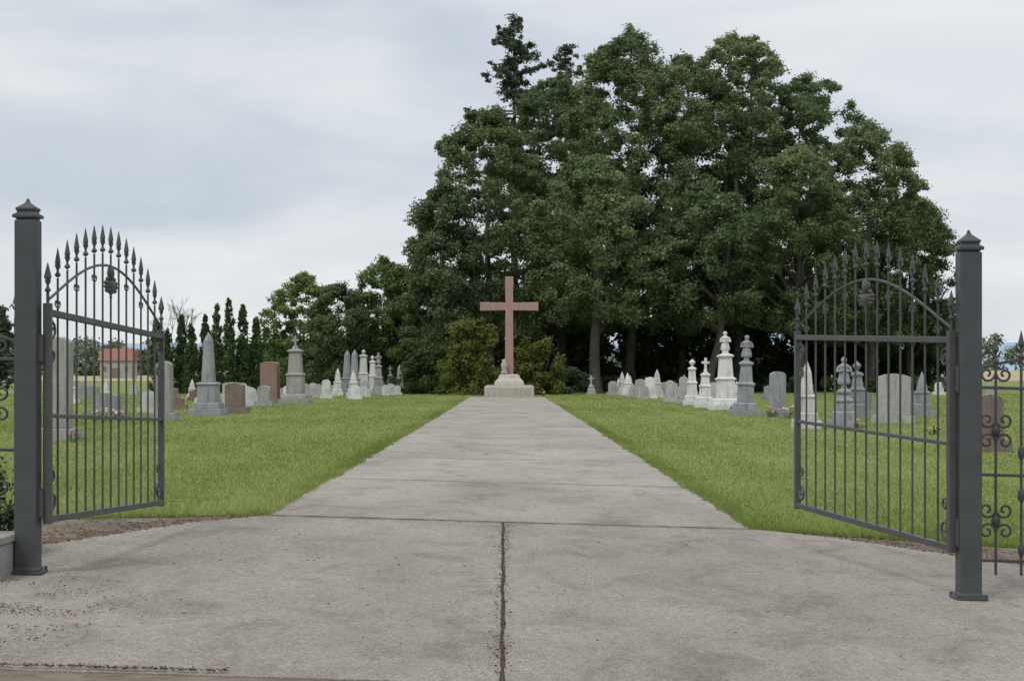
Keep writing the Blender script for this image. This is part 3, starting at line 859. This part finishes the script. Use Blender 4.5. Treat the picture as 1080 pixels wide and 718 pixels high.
def fence(name,x0,x1,y):
    e=bpy.data.objects.new(name,None); link(e)
    L=x1-x0; pw=2.4; n=max(1,round(abs(L)/pw)); pk=MB(); sc=MB()
    sgn=1 if L>0 else -1; A=(sgn,0,0); Z=(0,0,1)
    g=lambda u: gz(x0+sgn*u,y)
    Pt=lambda u,v: Vector((x0+sgn*u,y,g(u)+v))
    tot=abs(L); H=1.55
    for b in range(n):
        u0=tot*b/n; u1=tot*(b+1)/n
        top=lambda u: H+.20*math.sin(math.pi*(u-u0)/(u1-u0))
        for uu in ((u0,u1) if b==0 else (u1,)):
            pk.tube([Pt(uu,-.1),Pt(uu,H+.16)],.024,4,rot=math.pi/4); finial(pk,Pt(uu,H+.16),A,.22,0,.03)
        for v in (.22,.82,H-.12):
            pk.tube([Pt(u0,v),Pt(u1,v)],.012,5)
        pk.tube([Pt(u0+(u1-u0)*i/16,top(u0+(u1-u0)*i/16)) for i in range(17)],.012,5)
        m=14
        for i in range(1,m):
            u=u0+(u1-u0)*i/m
            pk.tube([Pt(u,.12),Pt(u,top(u))],.010,6); finial(pk,Pt(u,top(u)),A,.2,0,.024)
            if i%2==1:
                for v in (.5,1.13):
                    for s in (-1,1):
                        sc.tube(spiral(Pt(u+s*.062,v+.075),.06,1.25,A,Z,s,math.pi/2*(1+s)),.0095,5)
                        sc.tube(spiral(Pt(u+s*.062,v-.075),.06,1.25,A,Z,-s,math.pi/2*(1+s)),.0095,5)
                    b0=len(sc.v); sc.stack([(.004,-.05),(.028,-.02),(.036,0),(.028,.02),(.004,.05)],8)
                    for k in range(b0,len(sc.v)): sc.v[k]=tuple(Vector(sc.v[k])+Pt(u,v))
                for s in (-1,1): sc.tube(spiral(Pt(u+s*.06,top(u)-.07),.055,1.2,A,Z,s,math.pi/2*(1+s)),.009,5)
            else:
                for vv in (.30,.68,.98):
                    b0=len(sc.v); sc.stack([(.004,-.06),(.022,-.025),(.026,0),(.022,.025),(.004,.06)],8)
                    for k in range(b0,len(sc.v)): sc.v[k]=tuple(Vector(sc.v[k])+Pt(u,vv))
    pk.obj('pickets_and_rails',[M_iron],parent=e); sc.obj('scrollwork',[M_iron],smooth=True,parent=e)
fence('iron_fence',3.21,8.2,12.75)
fence('iron_fence',-3.33,-8.1,12.25)
# low retaining wall
mb=MB(); mb.box(-8.6,-3.27,11.45,12.1,-.2,.33); mb.box(-8.62,-3.255,11.43,12.12,.332,.385)
mb.obj('low_concrete_wall',[M_wall],.012)
shrub('boxwood_shrub',-4.0,13.4,.5,1.0,M_thuja,34,260,.025,(.15,.28),.35)

# ------------------------------------------------------------------ sky and light
w=bpy.data.worlds.new('World'); scene.world=w; w.use_nodes=True; nt=w.node_tree
for n in list(nt.nodes): nt.nodes.remove(n)
out=nt.nodes.new('ShaderNodeOutputWorld')
sky=nt.nodes.new('ShaderNodeTexSky'); sky.sky_type='NISHITA'; sky.sun_disc=False
SE=math.radians(52); SR=math.radians(215)
sky.sun_elevation=SE; sky.sun_rotation=SR
bg1=nt.nodes.new('ShaderNodeBackground'); bg1.inputs[1].default_value=.12; nt.links.new(sky.outputs[0],bg1.inputs[0])
tc=nt.nodes.new('ShaderNodeTexCoord'); mp=nt.nodes.new('ShaderNodeMapping'); mp.inputs['Scale'].default_value=(2.6,2.6,9.5)
mp.inputs['Rotation'].default_value=(0,math.radians(4),0); mp.inputs['Location'].default_value=(3.1,.4,.7)
nt.links.new(tc.outputs['Generated'],mp.inputs[0])
nf=noise_n(nt,1.7,7,.5,mp.outputs[0],.4)
sep=nt.nodes.new('ShaderNodeSeparateXYZ'); nt.links.new(tc.outputs['Generated'],sep.inputs[0])
# a broad darker cloud deck low above the horizon, brighter veil above and below it
band=ramp(nt,sep.outputs[2],[(.0,(.56,.56,.56)),(.05,(.52,.52,.52)),(.095,(.40,.40,.40)),(.15,(.49,.49,.49)),(.20,(.55,.55,.55))]).outputs[0]
ad=N(nt,'ShaderNodeMath',operation='ADD'); nt.links.new(nf,ad.inputs[0]); nt.links.new(band,ad.inputs[1])
hf=N(nt,'ShaderNodeMath',operation='SUBTRACT'); nt.links.new(ad.outputs[0],hf.inputs[0]); hf.inputs[1].default_value=.48
cl=ramp(nt,hf.outputs[0],[(.24,(.53,.595,.68)),(.40,(.62,.67,.735)),(.55,(.735,.765,.805)),(.72,(.86,.875,.89))])
mr=N(nt,'ShaderNodeMapRange'); mr.inputs[1].default_value=.22; mr.inputs[2].default_value=1; mr.inputs[3].default_value=1; mr.inputs[4].default_value=1.6
nt.links.new(sep.outputs[2],mr.inputs[0])
bg2=nt.nodes.new('ShaderNodeBackground'); nt.links.new(cl.outputs[0],bg2.inputs[0]); nt.links.new(mr.outputs[0],bg2.inputs[1])
ms=nt.nodes.new('ShaderNodeMixShader'); ms.inputs[0].default_value=.92
nt.links.new(bg1.outputs[0],ms.inputs[1]); nt.links.new(bg2.outputs[0],ms.inputs[2]); nt.links.new(ms.outputs[0],out.inputs[0])

sl=bpy.data.lights.new('sun','SUN'); sl.energy=1.3; sl.angle=math.radians(14); sl.color=(1,.96,.90)
so=bpy.data.objects.new('sun',sl); link(so)
# light comes from behind-left of the camera
d=Vector((math.sin(SR)*math.cos(SE),math.cos(SR)*math.cos(SE),math.sin(SE)))
so.rotation_euler=d.to_track_quat('Z','Y').to_euler()

# ------------------------------------------------------------------ camera
cam=bpy.data.cameras.new('camera'); co=bpy.data.objects.new('camera',cam); link(co)
cam.lens=64; cam.sensor_width=36; cam.clip_end=20000; cam.clip_start=.05
co.location=(0,0,1.43); co.rotation_euler=(math.radians(90),0,0); cam.shift_y=35/1080
scene.camera=co
